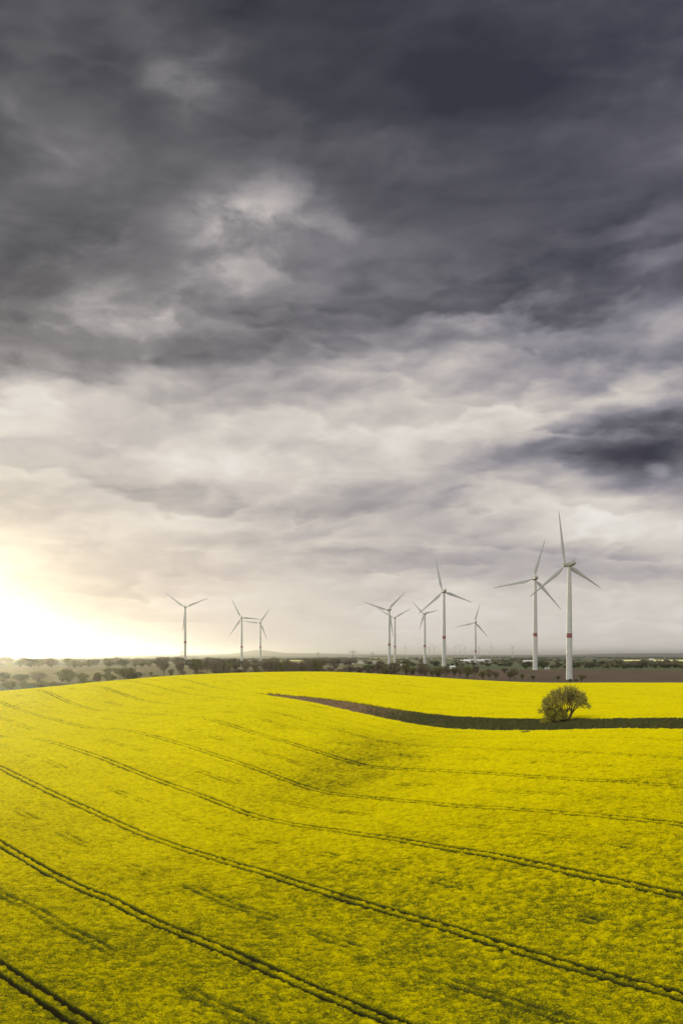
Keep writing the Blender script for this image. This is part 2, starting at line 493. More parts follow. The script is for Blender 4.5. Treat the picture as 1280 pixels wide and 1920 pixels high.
# ------------------------------------------------------------------ materials
def principled(name, rough=0.8, spec=0.2):
    m = bpy.data.materials.new(name); m.use_nodes = True
    N = NT(m.node_tree)
    b = N.n('ShaderNodeBsdfPrincipled'); b.inputs['Roughness'].default_value = rough
    b.inputs['Specular IOR Level'].default_value = spec
    o = N.n('ShaderNodeOutputMaterial'); m.node_tree.links.new(b.outputs[0], o.inputs[0])
    return m, N, b


def attr(N, name, typ='GEOMETRY'):
    a = N.n('ShaderNodeAttribute', attribute_name=name)
    return a


def noisy_mat(name, c1, c2, scale, rough=0.8, spec=0.2, detail=4, bump=0.0, coords='Object'):
    m, N, b = principled(name, rough, spec)
    t = N.n('ShaderNodeTexCoord')
    f = N.noise(t.outputs[coords], scale, detail, 0.6)
    N.inp(b, 'Base Color', N.mix(N.mrange(f, 0.3, 0.7), c1, c2))
    if bump:
        bp = N.n('ShaderNodeBump'); bp.inputs['Distance'].default_value = bump; N.inp(bp, 'Height', f)
        m.node_tree.links.new(bp.outputs[0], b.inputs['Normal'])
    return m


# land colours come from the field pattern baked to the ground mesh
M_ground, N, b = principled('ground', 0.95, 0.1)
at = attr(N, 'land'); t = N.n('ShaderNodeTexCoord')
f = N.noise(t.outputs['Object'], 0.9, 6, 0.65)
f2 = N.noise(N.vm('MULTIPLY', t.outputs['Object'], (0.03, 0.008, 0.03)), 1.0, 5, 0.6)
c_ = N.mix(N.mrange(f, 0.25, 0.75, 0, 1), (0.75, 0.75, 0.72), (1.25, 1.22, 1.15))
c2_ = N.mix(N.mrange(f2, 0.3, 0.7, 0, 1), (0.8, 0.82, 0.8), (1.2, 1.17, 1.12))
N.inp(b, 'Base Color', N.mix(1.0, N.mix(1.0, at.outputs['Color'], c_, 'MULTIPLY'), c2_, 'MULTIPLY'))

M_crop, N, b = principled('rapeseed', 1.0, 0.0)
bl = attr(N, 'bloom'); t = N.n('ShaderNodeTexCoord')
fa = N.noise(t.outputs['Object'], 4.2, 4, 0.75)
fb = N.noise(t.outputs['Object'], 0.55, 3, 0.6)
fc = N.noise(t.outputs['Object'], 0.035, 3, 0.5)
q = N.m('ADD', bl.outputs['Fac'], N.m('MULTIPLY', N.m('SUBTRACT', fa, 0.5), 1.5))
q = N.m('ADD', q, N.m('MULTIPLY', N.m('SUBTRACT', fb, 0.5), 0.40))
q = N.m('ADD', q, N.m('MULTIPLY', N.m('SUBTRACT', fc, 0.5), 0.15))
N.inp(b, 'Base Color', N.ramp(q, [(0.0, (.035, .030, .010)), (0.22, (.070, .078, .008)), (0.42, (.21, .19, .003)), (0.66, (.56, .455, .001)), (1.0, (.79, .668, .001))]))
bp = N.n('ShaderNodeBump'); bp.inputs['Distance'].default_value = 0.25; bp.inputs['Strength'].default_value = 0.8; N.inp(bp, 'Height', fa)
N.t.links.new(bp.outputs[0], b.inputs['Normal'])

# ------------------------------------------------------------------ ground: one sheet to the horizon
# (radial mesh, fine where it is seen, coarse behind the camera)
rad = np.concatenate([[2.0], np.geomspace(20, 240, 50), np.geomspace(243, 420, 130), np.geomspace(424, 1100, 150), np.geomspace(1115, 46000, 260)])
azs = np.radians(np.concatenate([np.linspace(-180, -32, 50)[:-1], np.linspace(-32, 32, 620), np.linspace(32, 180, 50)[1:]]))
RR, AA = np.meshgrid(rad, azs, indexing='ij')
GX = RR * np.sin(AA); GY = RR * np.cos(AA)
GZ = ground_z(GX, GY)
land = np.zeros(GX.shape + (4,), np.float32); land[..., 3] = 1
BROWN = np.array([.094, .066, .044]); SOIL = np.array([.165, .105, .055]); GRASS = np.array([.045, .065, .014]); GREEN = np.array([.070, .088, .032])
PALE = np.array([.16, .15, .07]); YEL = np.array([.62, .55, .10]); DGREEN = np.array([.035, .05, .02])
col = np.zeros(GX.shape + (3,)) + BROWN * 0.6
U = CU + F * GX / np.maximum(GY, 1)
# far patchwork: Voronoi-like cells stretched sideways
rng = np.random.default_rng(5)
wx = GX / 520 + (fbm(GX / 900, GY / 900, 2, 3) - .5) * .8 + 0.35 * GY / 900; wy = GY / 900 + (fbm(GX / 900 + 7, GY / 900, 2, 4) - .5) * .5
cell = _hash(np.floor(wx).astype(np.int64), np.floor(wy).astype(np.int64), 77)
pat = np.where(cell[..., None] < .36, GREEN, np.where(cell[..., None] < .52, BROWN, np.where(cell[..., None] < .62, PALE, np.where(cell[..., None] < .66, YEL, DGREEN * 1.4))))
behindc = GY > crest_y(GX, GY) + 20
col = np.where((RR > 1060)[..., None] & (GY > 0)[..., None], pat, col)
wob = (fbm(GX / 120, GY / 120, 3, 8) - .5) * 60
col = np.where(((GY + wob > 690) & (GY + wob < 1075))[..., None], BROWN, col)
midb = ((GY + wob > 1075) & (GY + wob < 1750) & (U < 700))
col = np.where(midb[..., None], np.array([.15, .125, .06]), col)  # gold of the sun haze put into this field colour
col = np.where(((U < 420) & (GY > 620) & (GY < 1100))[..., None], np.array([.16, .135, .055]), col)  # left fields painted paler and golden, standing in for the sun-glow veil
col = np.where(((GY + wob > 1180) & (GY + wob < 2300) & (U > 760))[..., None], GREEN * .85 + fbm(GX / 90, GY / 200, 3, 9)[..., None] * .02, col)
col = np.where((behindc & (GY + wob * .2 < 735))[..., None], GRASS, col)
col = np.where((RR > 11000)[..., None], DGREEN * (0.7 + fbm(GX / 1800, GY / 2500, 3, 19)[..., None] * .7), col)
col = np.where(((GY > 3350) & (GY < 4300) & (U > 1155))[..., None], np.array([.95, .88, .35]), col)
col = np.where(((GY > 3200) & (GY < 3900) & (U > 540) & (U < 575))[..., None], YEL, col)
col = np.where(((GY > 2900) & (GY < 3500) & (U > 400) & (U < 440))[..., None], YEL * .8, col)
mm = margin_mask(GX, GY)
sM = 0.6 * GX / H0 - 0.8 * GY / H0
soilk = sstep(sM + (fbm(GX / 14, GY / 14, 3, 12) - .5) * 1.6, -9.5, -7.7)
gk = np.array([.062, .070, .018]) * (0.4 + 1.2 * fbm(GX / 11, GY / 8, 2, 14)[..., None]) * (0.55 + fbm(GX / 5, GY / 3, 3, 13)[..., None] * .9)
col = np.where((mm > -3)[..., None], SOIL * (1 - soilk[..., None]) + gk * soilk[..., None], col)
land[..., :3] = col
ground = mesh_np('ground', np.stack([GX, GY, GZ], -1).reshape(-1, 3), grid_faces(*GX.shape), M_ground, attrs={'land': ('FLOAT_COLOR', land.reshape(-1, 4))})
tag(ground, 'rolling brown and green farmland under the crop and out to the horizon', 'ground', kind='structure')

# ------------------------------------------------------------------ rapeseed crop: canopy with wheel ruts
QUAL = 1.0
nr, nc = int(1500 * QUAL), int(1350 * QUAL)
rr = np.geomspace(58, 690, nr); aa = np.radians(np.linspace(-25.5, 25.5, nc))
CR, CA = np.meshgrid(rr, aa, indexing='ij')
CX = CR * np.sin(CA); CY_ = CR * np.cos(CA) + 0.0
jit = rng.random(CX.shape).astype(np.float32)
cz = tps(CX, CY_)
# clumps: plants stand about 0.5 m apart in uneven tufts
big = fbm(CX / 26, CY_ / 26, 3, 31)
k1 = fbm(CX / 0.75, CY_ / 0.75, 2, 21)
k2 = fbm(CX / 0.42, CY_ / 0.36, 2, 25, 0.7)
patchy = sstep(fbm(CX / 9, CY_ / 6, 3, 33), 0.47, 0.68)
vx, vy = CX / H0, CY_ / H0
uu = CU + F * vx / np.maximum(vy, .1)
rough_zone = np.exp(-(((vx - 0.62) / .55) ** 2 + ((vy - 4.0) / .55) ** 2)) + 0.6 * np.exp(-(((vx - 1.1) / .5) ** 2 + ((vy - 3.6) / .5) ** 2))
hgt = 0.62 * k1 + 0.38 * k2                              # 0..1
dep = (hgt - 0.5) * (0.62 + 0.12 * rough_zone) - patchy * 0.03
cpar = 0.8 * vx + 0.6 * vy; spar = 0.6 * vx - 0.8 * vy
wig = (fbm(spar * 3.0, cpar * 0.5, 2, 41) - .5) * 0.5      # metres
rut = np.zeros(CX.shape, np.float32)
for c in CS + [8.73, 9.5, 10.3, 11.1, 0.36, -0.4]:
    dm = (cpar - c) * H0 + wig
    for sgn in (-.92, .92):
        wdt = 0.23 + 0.15 * vnoise(spar * 25, cpar * 0 + c * 7 + sgn, 43)
        fade = 0.75 + 0.25 * sstep(vnoise(spar * 5.0, cpar * 0 + c * 3, 44), 0.15, 0.55)
        if c > 8: fade = fade * 0.5
        fade = fade * (1 - (0.15 if 5 < c < 7 else 0.4) * sstep(CY_, 230, 330))
        rut = np.maximum(rut, fade * (1 - sstep(np.abs(dm - sgn), wdt * .75, wdt * 1.7)))
    # faint older wheelings between the tramlines
    dm2 = (cpar - c - 0.385) * H0 + wig * 2
    f3 = sstep(fbm(spar * 4 + c, cpar * 0 + c, 3, 45), 0.42, 0.62) * 0.22
    for sgn in (-.8, .8):
        rut = np.maximum(rut, f3 * (1 - sstep(np.abs(dm2 - sgn), .25, .75)) * (0.4 + 0.9 * vnoise(CX / 1.2, CY_ / 1.2, 47)))
rutn = rut * (0.75 + 0.5 * (k2 - .2))
cz = cz + dep - rutn * 1.0 + 0.15
mm = margin_mask(CX, CY_)
inm = sstep(mm, -0.5, 0.35)
edge_noise = vnoise(CX / .8, CY_ / .8, 61)
cz = cz - inm * (CROP_H + 0.9) - sstep(mm, -2.2, 0) * .35 * edge_noise
end = sstep(CY_ - crest_y(CX, CY_), 22, 26)
cz = cz - end * 2.5
thin = 0.26 * sstep(-CY_, -230, -85) + 0.05 * sstep(big, .5, .75)  # foreground darkening painted as sparser bloom, plus random thinner patches
bloom = 0.735 + dep * 1.0 - 0.05 * (jit - .5) - rutn * 1.25 - inm * 1.6 - end - thin - 0.02 * rough_zone - patchy * 0.025  # thin also carries the foreground darkening painted into the bloom
# greener bloom along the bottom of the dip, painted in as its shading
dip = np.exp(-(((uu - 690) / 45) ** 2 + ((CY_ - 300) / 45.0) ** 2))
shade_n = 0.5 + fbm(CX / 10, CY_ / 7, 3, 81)
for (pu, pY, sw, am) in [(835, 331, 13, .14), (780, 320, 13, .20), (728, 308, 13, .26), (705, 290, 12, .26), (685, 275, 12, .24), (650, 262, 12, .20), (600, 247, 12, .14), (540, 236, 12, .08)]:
    bloom = bloom - am * shade_n * .42 * np.exp(-((CX - (pu - CU) / F * pY) ** 2 + (CY_ - pY) ** 2 / 2.2) / (2 * sw ** 2))
# shaded side of the slope, darkened through its bloom colour
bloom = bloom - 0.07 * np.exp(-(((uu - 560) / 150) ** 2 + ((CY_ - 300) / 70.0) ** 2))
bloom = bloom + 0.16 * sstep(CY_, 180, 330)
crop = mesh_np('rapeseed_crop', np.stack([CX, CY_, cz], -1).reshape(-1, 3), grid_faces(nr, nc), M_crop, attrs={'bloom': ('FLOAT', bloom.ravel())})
tag(crop, 'yellow flowering rapeseed covering the rolling field, cut by pairs of wheel tracks', 'crop', kind='stuff')
del CR, CA, CX, CY_, cz, dep, k1, k2, rut, rutn, bloom, hgt, patchy, rough_zone, edge_noise

# ------------------------------------------------------------------ wind turbines
M_white = noisy_mat('painted_tower', (.43, .43, .385), (.50, .50, .455), 0.15, 0.45, 0.4)
M_blade = noisy_mat('blade_grey', (.42, .43, .40), (.50, .51, .47), 0.2, 0.45, 0.4)
M_red = noisy_mat('red_band', (.23, .075, .065), (.27, .09, .075), 0.3, 0.5)
M_nac = noisy_mat('nacelle_green_grey', (.30, .32, .24), (.40, .41, .33), 0.4, 0.5)
M_dark = noisy_mat('dark_metal', (.05, .05, .05), (.09, .09, .09), 1.0, 0.6)


def lathe(profile, n=32, cap=True):
    vs_, fs = [], []
    for (r_, z_) in profile:
        for i in range(n):
            a = 2 * math.pi * i / n; vs_.append((r_ * math.cos(a), r_ * math.sin(a), z_))
    for j in range(len(profile) - 1):
        for i in range(n):
            k = (i + 1) % n; fs.append((j * n + i, j * n + k, (j + 1) * n + k, (j + 1) * n + i))
    if cap: fs.append(tuple(range(n))[::-1]); fs.append(tuple((len(profile) - 1) * n + i for i in range(n)))
    return vs_, fs


def loft_x(sections, n=20, closed=True):
    """sections: list of (y, cx, cz, rx, rz, power) rings across Y axis"""
    vs_, fs = [], []
    for (y_, cx_, cz_, rx_, rz_, pw) in sections:
        for i in range(n):
            a = 2 * math.pi * i / n; c, s = math.cos(a), math.sin(a)
            vs_.append((cx_ + rx_ * math.copysign(abs(c) ** pw, c), y_, cz_ + rz_ * math.copysign(abs(s) ** pw, s)))
    for j in range(len(sections) - 1):
        for i in range(n):
            k = (i + 1) % n; fs.append((j * n + i, (j + 1) * n + i, (j + 1) * n + k, j * n + k))
    fs.append(tuple(range(n))); fs.append(tuple((len(sections) - 1) * n + i for i in range(n))[::-1])
    return vs_, fs


def box(x0, x1, y0, y1, z0, z1):
    v = [(x0, y0, z0), (x1, y0, z0), (x1, y1, z0), (x0, y1, z0), (x0, y0, z1), (x1, y0, z1), (x1, y1, z1), (x0, y1, z1)]
    f_ = [(0, 3, 2, 1), (4, 5, 6, 7), (0, 1, 5, 4), (1, 2, 6, 5), (2, 3, 7, 6), (3, 0, 4, 7)]
    return v, f_


def join(*parts):
    V_, F_ = [], []
    for v, f_ in parts:
        o = len(V_); V_ += list(v); F_ += [tuple(i + o for i in q_) for q_ in f_]
    return V_, F_


def blade_geo(L=45.0):
    """blade along +Z, leading edge towards +X, swept aerofoil sections with twist"""
    vs_, fs = [], []; n = 16
    st = [(0, 1.0, 1.0, 0), (.03, 1.05, 1.0, 0), (.07, 1.3, .95, 14), (.12, 2.4, .80, 14), (.18, 3.5, .62, 13), (.23, 3.7, .52, 11), (.32, 3.25, .42, 8), (.45, 2.55, .32, 5),
          (.6, 1.95, .24, 3), (.75, 1.45, .17, 1.5), (.88, 1.0, .12, .5), (.96, .65, .08, 0), (1.0, .18, .04, 0)]
    for (t_, ch, th_, tw) in st:
        z_ = 1.2 + t_ * (L - 1.2); a0 = R(tw)
        for i in range(n):
            a = 2 * math.pi * i / n; c, s = math.cos(a), math.sin(a)
            xx = (c * .5 - (0.18 if ch > 1.4 else 0.18 * max(0, (ch - 1) / .4))) * ch
            taper = 1 if t_ < .1 else (0.35 + 0.65 * (1 + c) / 2)
            yy = s * th_ * .9 * taper
            vs_.append((xx * math.cos(a0) - yy * math.sin(a0), xx * math.sin(a0) + yy * math.cos(a0) + 1.6 * t_ * t_, z_))
    for j in range(len(st) - 1):
        for i in range(n):
            k = (i + 1) % n; fs.append((j * n + i, j * n + k, (j + 1) * n + k, (j + 1) * n + i))
    fs.append(tuple(range(n))[::-1]); fs.append(tuple((len(st) - 1) * n + i for i in range(n)))
    return vs_, fs


HUBZ = 94.0
OVER = 5.2


def make_turbine():
    root = empty('wind_turbine', (0, 0, 0))
    v, f_ = lathe([(2.9, -3), (2.75, 0), (2.6, 1.0), (2.45, 6), (2.35, 20), (2.25, 34.4)], cap=False)
    tow = mesh_py('tower', *join((v, f_), lathe([(2.2, 38.0), (1.95, 60), (1.60, 80), (1.35, 92)], cap=False)), M_white, True, root)
    mesh_py('warning_band', *lathe([(2.27, 34.35), (2.24, 38.05)], cap=False), M_red, True, tow)
    nac = mesh_py('nacelle', *loft_x([(3.2, 0, 0, 1.0, 1.0, 1), (2.4, 0, 0, 1.5, 1.55, .9), (.5, 0, .1, 1.9, 2.0, .75), (-2.5, 0, .15, 1.9, 2.0, .7), (-5.0, 0, .45, 1.6, 1.5, .7), (-6.6, 0, .95, 1.2, .8, .7)]), M_nac, True, root)
    nac.location = (0, 0, HUBZ)
    for sx in (-.8, .8):
        s_ = mesh_py('warning_light', *lathe([(.12, 0), (.12, .9), (.38, .95), (.42, 1.3), (.3, 1.65), (.05, 1.75)], 12), M_white, True, nac)
        s_.location = (sx, -5.4, 1.9)
    mst = mesh_py('wind_vane', *join(lathe([(.07, 0), (.07, 3.0)], 8), box(-.05, .05, -.6, .6, 2.7, 3.0)), M_dark, False, nac)
    mst.location = (0, -5.9, 1.6)
    hub = mesh_py('hub', *loft_x([(-1.7, 0, 0, 1.35, 1.35, 1), (-1.0, 0, 0, 1.75, 1.75, 1), (.6, 0, 0, 1.7, 1.7, 1), (1.7, 0, 0, 1.2, 1.2, 1), (2.5, 0, 0, .5, .5, 1), (2.7, 0, 0, .1, .1, 1)]), M_nac, True, root)
    hub.location = (0, OVER, HUBZ)
    bv, bf = blade_geo()
    first = None
    for i in range(3):
        if first is None:
            b_ = mesh_py('blade', bv, bf, M_blade, True, root); first = b_
        else:
            b_ = first.copy(); COL.objects.link(b_)
        b_.location = (0, OVER, HUBZ); b_.rotation_euler = (0, R(120 * i), 0)
    return root


def pose_turbine(t_, loc, psi, theta, rscale, s_):
    t_.location = loc; t_.rotation_euler = (0, 0, R(psi)); t_.scale = (s_, s_, s_)
    i = 0
    for ch in t_.children:
        if ch.name.startswith('blade'):
            ch.rotation_euler = (0, R(theta + 120 * i), 0); ch.scale = (max(rscale, .8), max(rscale, .8), rscale); i += 1


proto = make_turbine()
for i, (u, vh, vb, rr_, th, psi, s_, lb) in enumerate(TURB):
    Y = HUBZ * s_ * F / (vb - vh); x = (u - CU) / F * Y; z = -(vb - HV) / F * Y
    t_ = proto if i == 0 else copy_tree(proto)
    pose_turbine(t_, (x, Y, min(z, gz(x, Y) + .0)), psi, th, rr_ * 94 / 45, s_)
    tag(t_, lb, 'wind turbine', 'large wind turbines beyond the rapeseed field')
# far turbines on the horizon
FART = [(760, 1212, 10, 1), (805, 1213, 40, .8), (814, 1212, 75, 1), (837, 1213, 100, .7), (853.5, 1212, 20, .9), (861.5, 1209, 60, 1), (871, 1212, 95, .9),
        (898, 1213, 35, 1), (921, 1210, 5, 1.3), (915.5, 1222, 50, .5), (960, 1211, 95, 1), (961.5, 1216, 30, .4), (673, 1223, 30, .3)]
names = ["tiny pale turbine on the horizon just right of the overlapping turbine pair", "tiny horizon turbine between the small rotor turbine and the tall middle one, left of two",
         "tiny horizon turbine close left of the tall middle turbine tower, right of two", "tiny horizon turbine just right of the tall middle turbine tower",
         "tiny horizon turbine, first of three bunched right of the tall middle turbine", "tiny horizon turbine in the middle of three bunched ones",
         "tiny horizon turbine, rightmost of three bunched left of the small lone turbine", "tiny horizon turbine just right of the small lone turbine tower",
         "most distinct horizon turbine, between the small lone turbine and the second tallest", "very low stub of a horizon turbine just left of the most distinct one",
         "tiny horizon turbine left of the second tallest turbine, farthest right of the horizon ones", "very low stub of a turbine beside the farthest right horizon one",
         "very low stub of a turbine on the horizon left of the overlapping pair"]
for (u, vh, th, k), lb in zip(FART, names):
    vb = 1231.5; Y = 94.0 * F / (vb - vh); 
    if vh > 1215: Y = 94 * F / (1233 - vh)
    Y = min(Y, 15000)
    x = (u - CU) / F * Y; z = gz(x, Y)
    t_ = copy_tree(proto); hz = -(vh - HV) / F * Y
    pose_turbine(t_, (x, Y, min(z, hz - 94)), 10, th, .95, 1.0)
    tag(t_, lb, 'wind turbine', 'tiny wind turbines on the horizon')


# ------------------------------------------------------------------ trees
def bark_mat(name, c): return noisy_mat(name, tuple(x * .7 for x in c), c, 2.0, 0.9, 0.1)


def leaf_mat(name, c1, c2, trans=0.25):
    m, N, b = principled(name, 0.7, 0.2)
    g_ = N.n('ShaderNodeNewGeometry'); oi = N.n('ShaderNodeObjectInfo')
    rnd = N.m('ADD', N.m('MULTIPLY', g_.outputs['Random Per Island'], .7), N.m('MULTIPLY', oi.outputs['Random'], .3))
    N.inp(b, 'Base Color', N.mix(rnd, c1, c2))
    return m


M_bark = bark_mat('bark', (.085, .06, .045))
M_bark_lone = bark_mat('bark_brown', (.15, .10, .07))
M_leaf_lone = leaf_mat('young_leaves', (.25, .215, .028), (.46, .42, .05))
M_leaf_olive = leaf_mat('olive_leaves', (.09, .095, .018), (.18, .16, .04))
M_leaf_brown = leaf_mat('bare_twig_brown', (.12, .092, .048), (.20, .155, .085))
M_leaf_dark = leaf_mat('dark_leaves', (.035, .045, .016), (.085, .095, .030))
M_leaf_green = leaf_mat('haze_lit_green_leaves', (.12, .12, .03), (.21, .20, .055))  # golden haze light put into the leaf colour, mainly for the left trees


def tube(p0, p1, r0, r1, n, V_, F_):
    d = (p1 - p0)
    if d.length < 1e-5: return
    d.normalize(); a = d.orthogonal().normalized(); b_ = d.cross(a); o = len(V_)
    for p, r_ in ((p0, r0), (p1, r1)):
        for i in range(n):
            t_ = 2 * math.pi * i / n; V_.append(p + (a * math.cos(t_) + b_ * math.sin(t_)) * r_)
    for i in range(n):
        k = (i + 1) % n; F_.append((o + i, o + k, o + n + k, o + n + i))


def grow(rnd, V_, F_, tips, p, d, length, r, depth, maxd, spread, upk, nseg=3, minr=0.012, sides=6, tipd=2):
    q_ = p.copy(); dd = d.copy()
    for s in range(nseg):
        nd = (dd + Vector((rnd.uniform(-1, 1), rnd.uniform(-1, 1), rnd.uniform(-.6, 1))) * .16 + Vector((0, 0, upk))).normalized()
        q2 = q_ + nd * length / nseg
        r2 = r * (1 - .32 / nseg * 1.3)
        tube(q_, q2, max(r, minr), max(r2, minr), sides if depth < 2 else (5 if depth < 4 else 3), V_, F_)
        q_, dd, r = q2, nd, r2
        if depth >= tipd: tips.append(q_.copy())
    if depth >= maxd: return
    nb = rnd.choice([2, 3, 3]) if depth > 0 else 4
    a0 = rnd.uniform(0, 6.28)
    side = dd.orthogonal().normalized(); side2 = dd.cross(side)
    for i in range(nb):
        a = a0 + 6.283 * i / nb + rnd.uniform(-.5, .5); sp = spread * rnd.uniform(.6, 1.35)
        nd = (dd * math.cos(sp) + (side * math.cos(a) + side2 * math.sin(a)) * math.sin(sp)).normalized()
        grow(rnd, V_, F_, tips, q_, nd, length * rnd.uniform(.66, .86), r * rnd.uniform(.58, .72), depth + 1, maxd, spread, upk, nseg, minr, sides, tipd)


def leaves(rng_, pts, per, rad_, size):
    pts = np.array(pts); n = len(pts) * per
    c = np.repeat(pts, per, 0) + rng_.normal(0, rad_, (n, 3))
    a = rng_.normal(0, 1, (n, 3)); a /= np.linalg.norm(a, axis=1)[:, None]
    b_ = rng_.normal(0, 1, (n, 3)); b_ -= a * (a * b_).sum(1)[:, None]; b_ /= np.linalg.norm(b_, axis=1)[:, None]
    s = size * rng_.uniform(.5, 1.3, (n, 1))
    v = np.stack([c - a * s, c - b_ * s * .6, c + a * s, c + b_ * s * .6], 1).reshape(-1, 3)
    f_ = np.arange(n * 4).reshape(-1, 4)
    return v, f_


def tree_meshes(seed, height, width, maxd=4, per=6, lsize=.35, lrad=.5, leafm=None, trunkf=.28, spread=.5, upk=.06, stems=1, bark=None, minr=.02, tipd=2, lean=.32, keep=1.0):
    """grow a tree, scale it to height x width, return (trunk mesh, crown mesh)"""
    rnd = random.Random(seed); V_, F_, tips = [], [], []
    for s in range(stems):
        a = 6.283 * s / max(stems, 1) + 0.4
        d = Vector((math.cos(a) * lean, math.sin(a) * lean, 1)).normalized() if stems > 1 else Vector((rnd.uniform(-.06, .06), rnd.uniform(-.06, .06), 1)).normalized()
        grow(rnd, V_, F_, tips, Vector((math.cos(a) * .25, math.sin(a) * .25, -.4)) if stems > 1 else Vector((0, 0, -.4)), d, height * trunkf, height * .028, 0, maxd, spread, upk, minr=minr, tipd=tipd)
    P_ = np.array([tuple(t) for t in tips])
    hz = P_[:, 2].max(); wx_ = (np.percentile(np.abs(P_[:, 0]), 97) + np.percentile(np.abs(P_[:, 1]), 97))
    sc_ = np.array([(width - lrad) / wx_, (width - lrad) / wx_, (height - lrad * .6) / hz])
    tv = np.array([tuple(v) for v in V_]) * sc_
    if keep < 1:
        q_ = P_ * sc_; cl = vnoise(q_[:, 0] / 1.3 + 50, q_[:, 2] / 1.3 + q_[:, 1] / 1.7 + 90, seed) * .7 + np.random.default_rng(seed).random(len(q_)) * .5
        P_ = P_[cl > np.quantile(cl, 1 - keep)]
    lv, lf = leaves(np.random.default_rng(seed), P_ * sc_, per, lrad, lsize)
    return tv, F_, lv, lf


def make_tree(name, seed, height, width, leafm, bark=None, **kw):
    tv, tf, lv, lf = tree_meshes(seed, height, width, **kw)
    root = empty(name, (0, 0, 0))
    mesh_py('trunk', tv, tf, bark or M_bark, True, root)
    mesh_np('crown', lv, lf, leafm, False, root)
    return root


def make_bush(name, seed, height, width, leafm, n=500, size=.22):
    r_ = np.random.default_rng(seed); root = empty(name, (0, 0, 0))
    rnd = random.Random(seed); V_, F_ = [], []; pts = []
    for i in range(12):
        a = rnd.uniform(0, 6.28); d = Vector((math.cos(a) * rnd.uniform(.2, .9) * width / height, math.sin(a) * rnd.uniform(.2, .9) * width / height, 1)).normalized()
        p = Vector((0, 0, -.2)); L = height * rnd.uniform(.6, 1.0)
        e_ = p + d * L; tube(p, e_, .05, .015, 4, V_, F_)
    c = r_.normal(0, 1, (n // 8, 3)); c /= np.linalg.norm(c, axis=1)[:, None]; c *= r_.uniform(.4, 1, (len(c), 1)) ** .5
    c[:, 2] = np.abs(c[:, 2]); c *= np.array([width / 2, width / 2, height]) * (0.75 + .25 * r_.random((len(c), 1)))
    lv, lf = leaves(r_, c, 8, .16 * height ** .5, size)
    lv[:, 2] = np.maximum(lv[:, 2], -.1)
    mesh_py('stem', V_, F_, M_bark, True, root); mesh_np('crown', lv, lf, leafm, False, root)
    return root


# lone tree in the grassy hollow: several stems, thin young leaves
Yt = 343.0; xt, _, zt = on_ground(1062, Yt)
lone = make_tree('lone_tree', 21, 12.2, 15.0, M_leaf_lone, M_bark_lone, maxd=5, per=4, keep=.58, lsize=.2, lrad=.38, trunkf=.2, spread=.62, upk=.035, stems=5, minr=.05, tipd=3, lean=.8)
lone.location = (xt, Yt, zt); tag(lone, 'lone spreading tree with several stems and sparse young leaves in the grassy hollow', 'tree')
sb = make_tree('shrub', 44, 5.2, 7.0, M_leaf_lone, M_bark_lone, maxd=4, per=6, lsize=.2, lrad=.4, trunkf=.2, spread=.5, upk=.05, stems=6, tipd=1, lean=.7); sb.location = (xt - 4.1, Yt - 1.5, gz(xt - 4.1, Yt - 1.5))
tag(sb, 'olive shrub growing against the left foot of the lone tree', 'shrub')
sb = make_bush('shrub', 6, 2.6, 5.0, M_leaf_lone, 1800, .16); sb.location = (xt - 6.8, Yt - .5, gz(xt - 6.8, Yt - .5))
tag(sb, 'low straggly shrub at the far left edge of the lone tree crown', 'shrub')

# bushes in the hollow
for (u, y, hh, ww, lb) in [(822, 365, 2.3, 8, 'wide dark bramble thicket in the left half of the hollow'), (858, 352, 1.7, 6, 'low dark bush right of the wide thicket in the hollow'),
                           (990, 322, 2.2, 6, 'dark bush in the hollow left of the lone tree'), (1040, 308, 1.6, 7, 'low dark bush in the hollow just below the lone tree'),
                           (932, 340, 1.4, 5, 'small dark bush midway between the thicket and the lone tree'), (1240, 292, 1.3, 6, 'low bush in the hollow near the right edge of the photo')]:
    x, y, z = on_ground(u, y)
    bsh = make_bush('bramble_bush', int(u), hh, ww, M_leaf_olive, 1500, .2); bsh.location = (x, y, z - .2); tag(bsh, lb, 'bush', 'bushes in the grassy hollow')

# prototypes for the road and far trees
PR = {
    'round': make_tree('roadside_tree', 31, 12, 10, M_leaf_brown, maxd=4, per=9, lsize=.42, lrad=.75, trunkf=.3),
    'olive': make_tree('roadside_tree', 32, 12, 9, M_leaf_olive, maxd=4, per=7, lsize=.42, lrad=.85, trunkf=.2, upk=.05, tipd=1),
    'vase': make_tree('roadside_tree', 33, 12, 11, M_leaf_brown, maxd=4, per=7, lsize=.38, lrad=.6, trunkf=.3, spread=.62),
    'tall': make_tree('roadside_tree', 34, 14, 6, M_leaf_olive, maxd=4, per=9, lsize=.4, lrad=.6, trunkf=.27, spread=.33, upk=.12),
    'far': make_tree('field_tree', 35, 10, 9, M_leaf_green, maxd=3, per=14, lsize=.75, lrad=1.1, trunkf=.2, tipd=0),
    'fard': make_tree('field_tree', 36, 10, 10, M_leaf_dark, maxd=3, per=14, lsize=.75, lrad=1.2, trunkf=.2, tipd=0),
    'farb': make_tree('field_tree', 37, 10, 9, M_leaf_brown, maxd=3, per=12, lsize=.65, lrad=1.1, trunkf=.2, tipd=0),
}
DIM = {'round': (12, 10), 'olive': (12, 9), 'vase': (12, 11), 'tall': (14, 6), 'far': (10, 9), 'fard': (10, 10), 'farb': (10, 9)}
used = set()
rndt = random.Random(9)


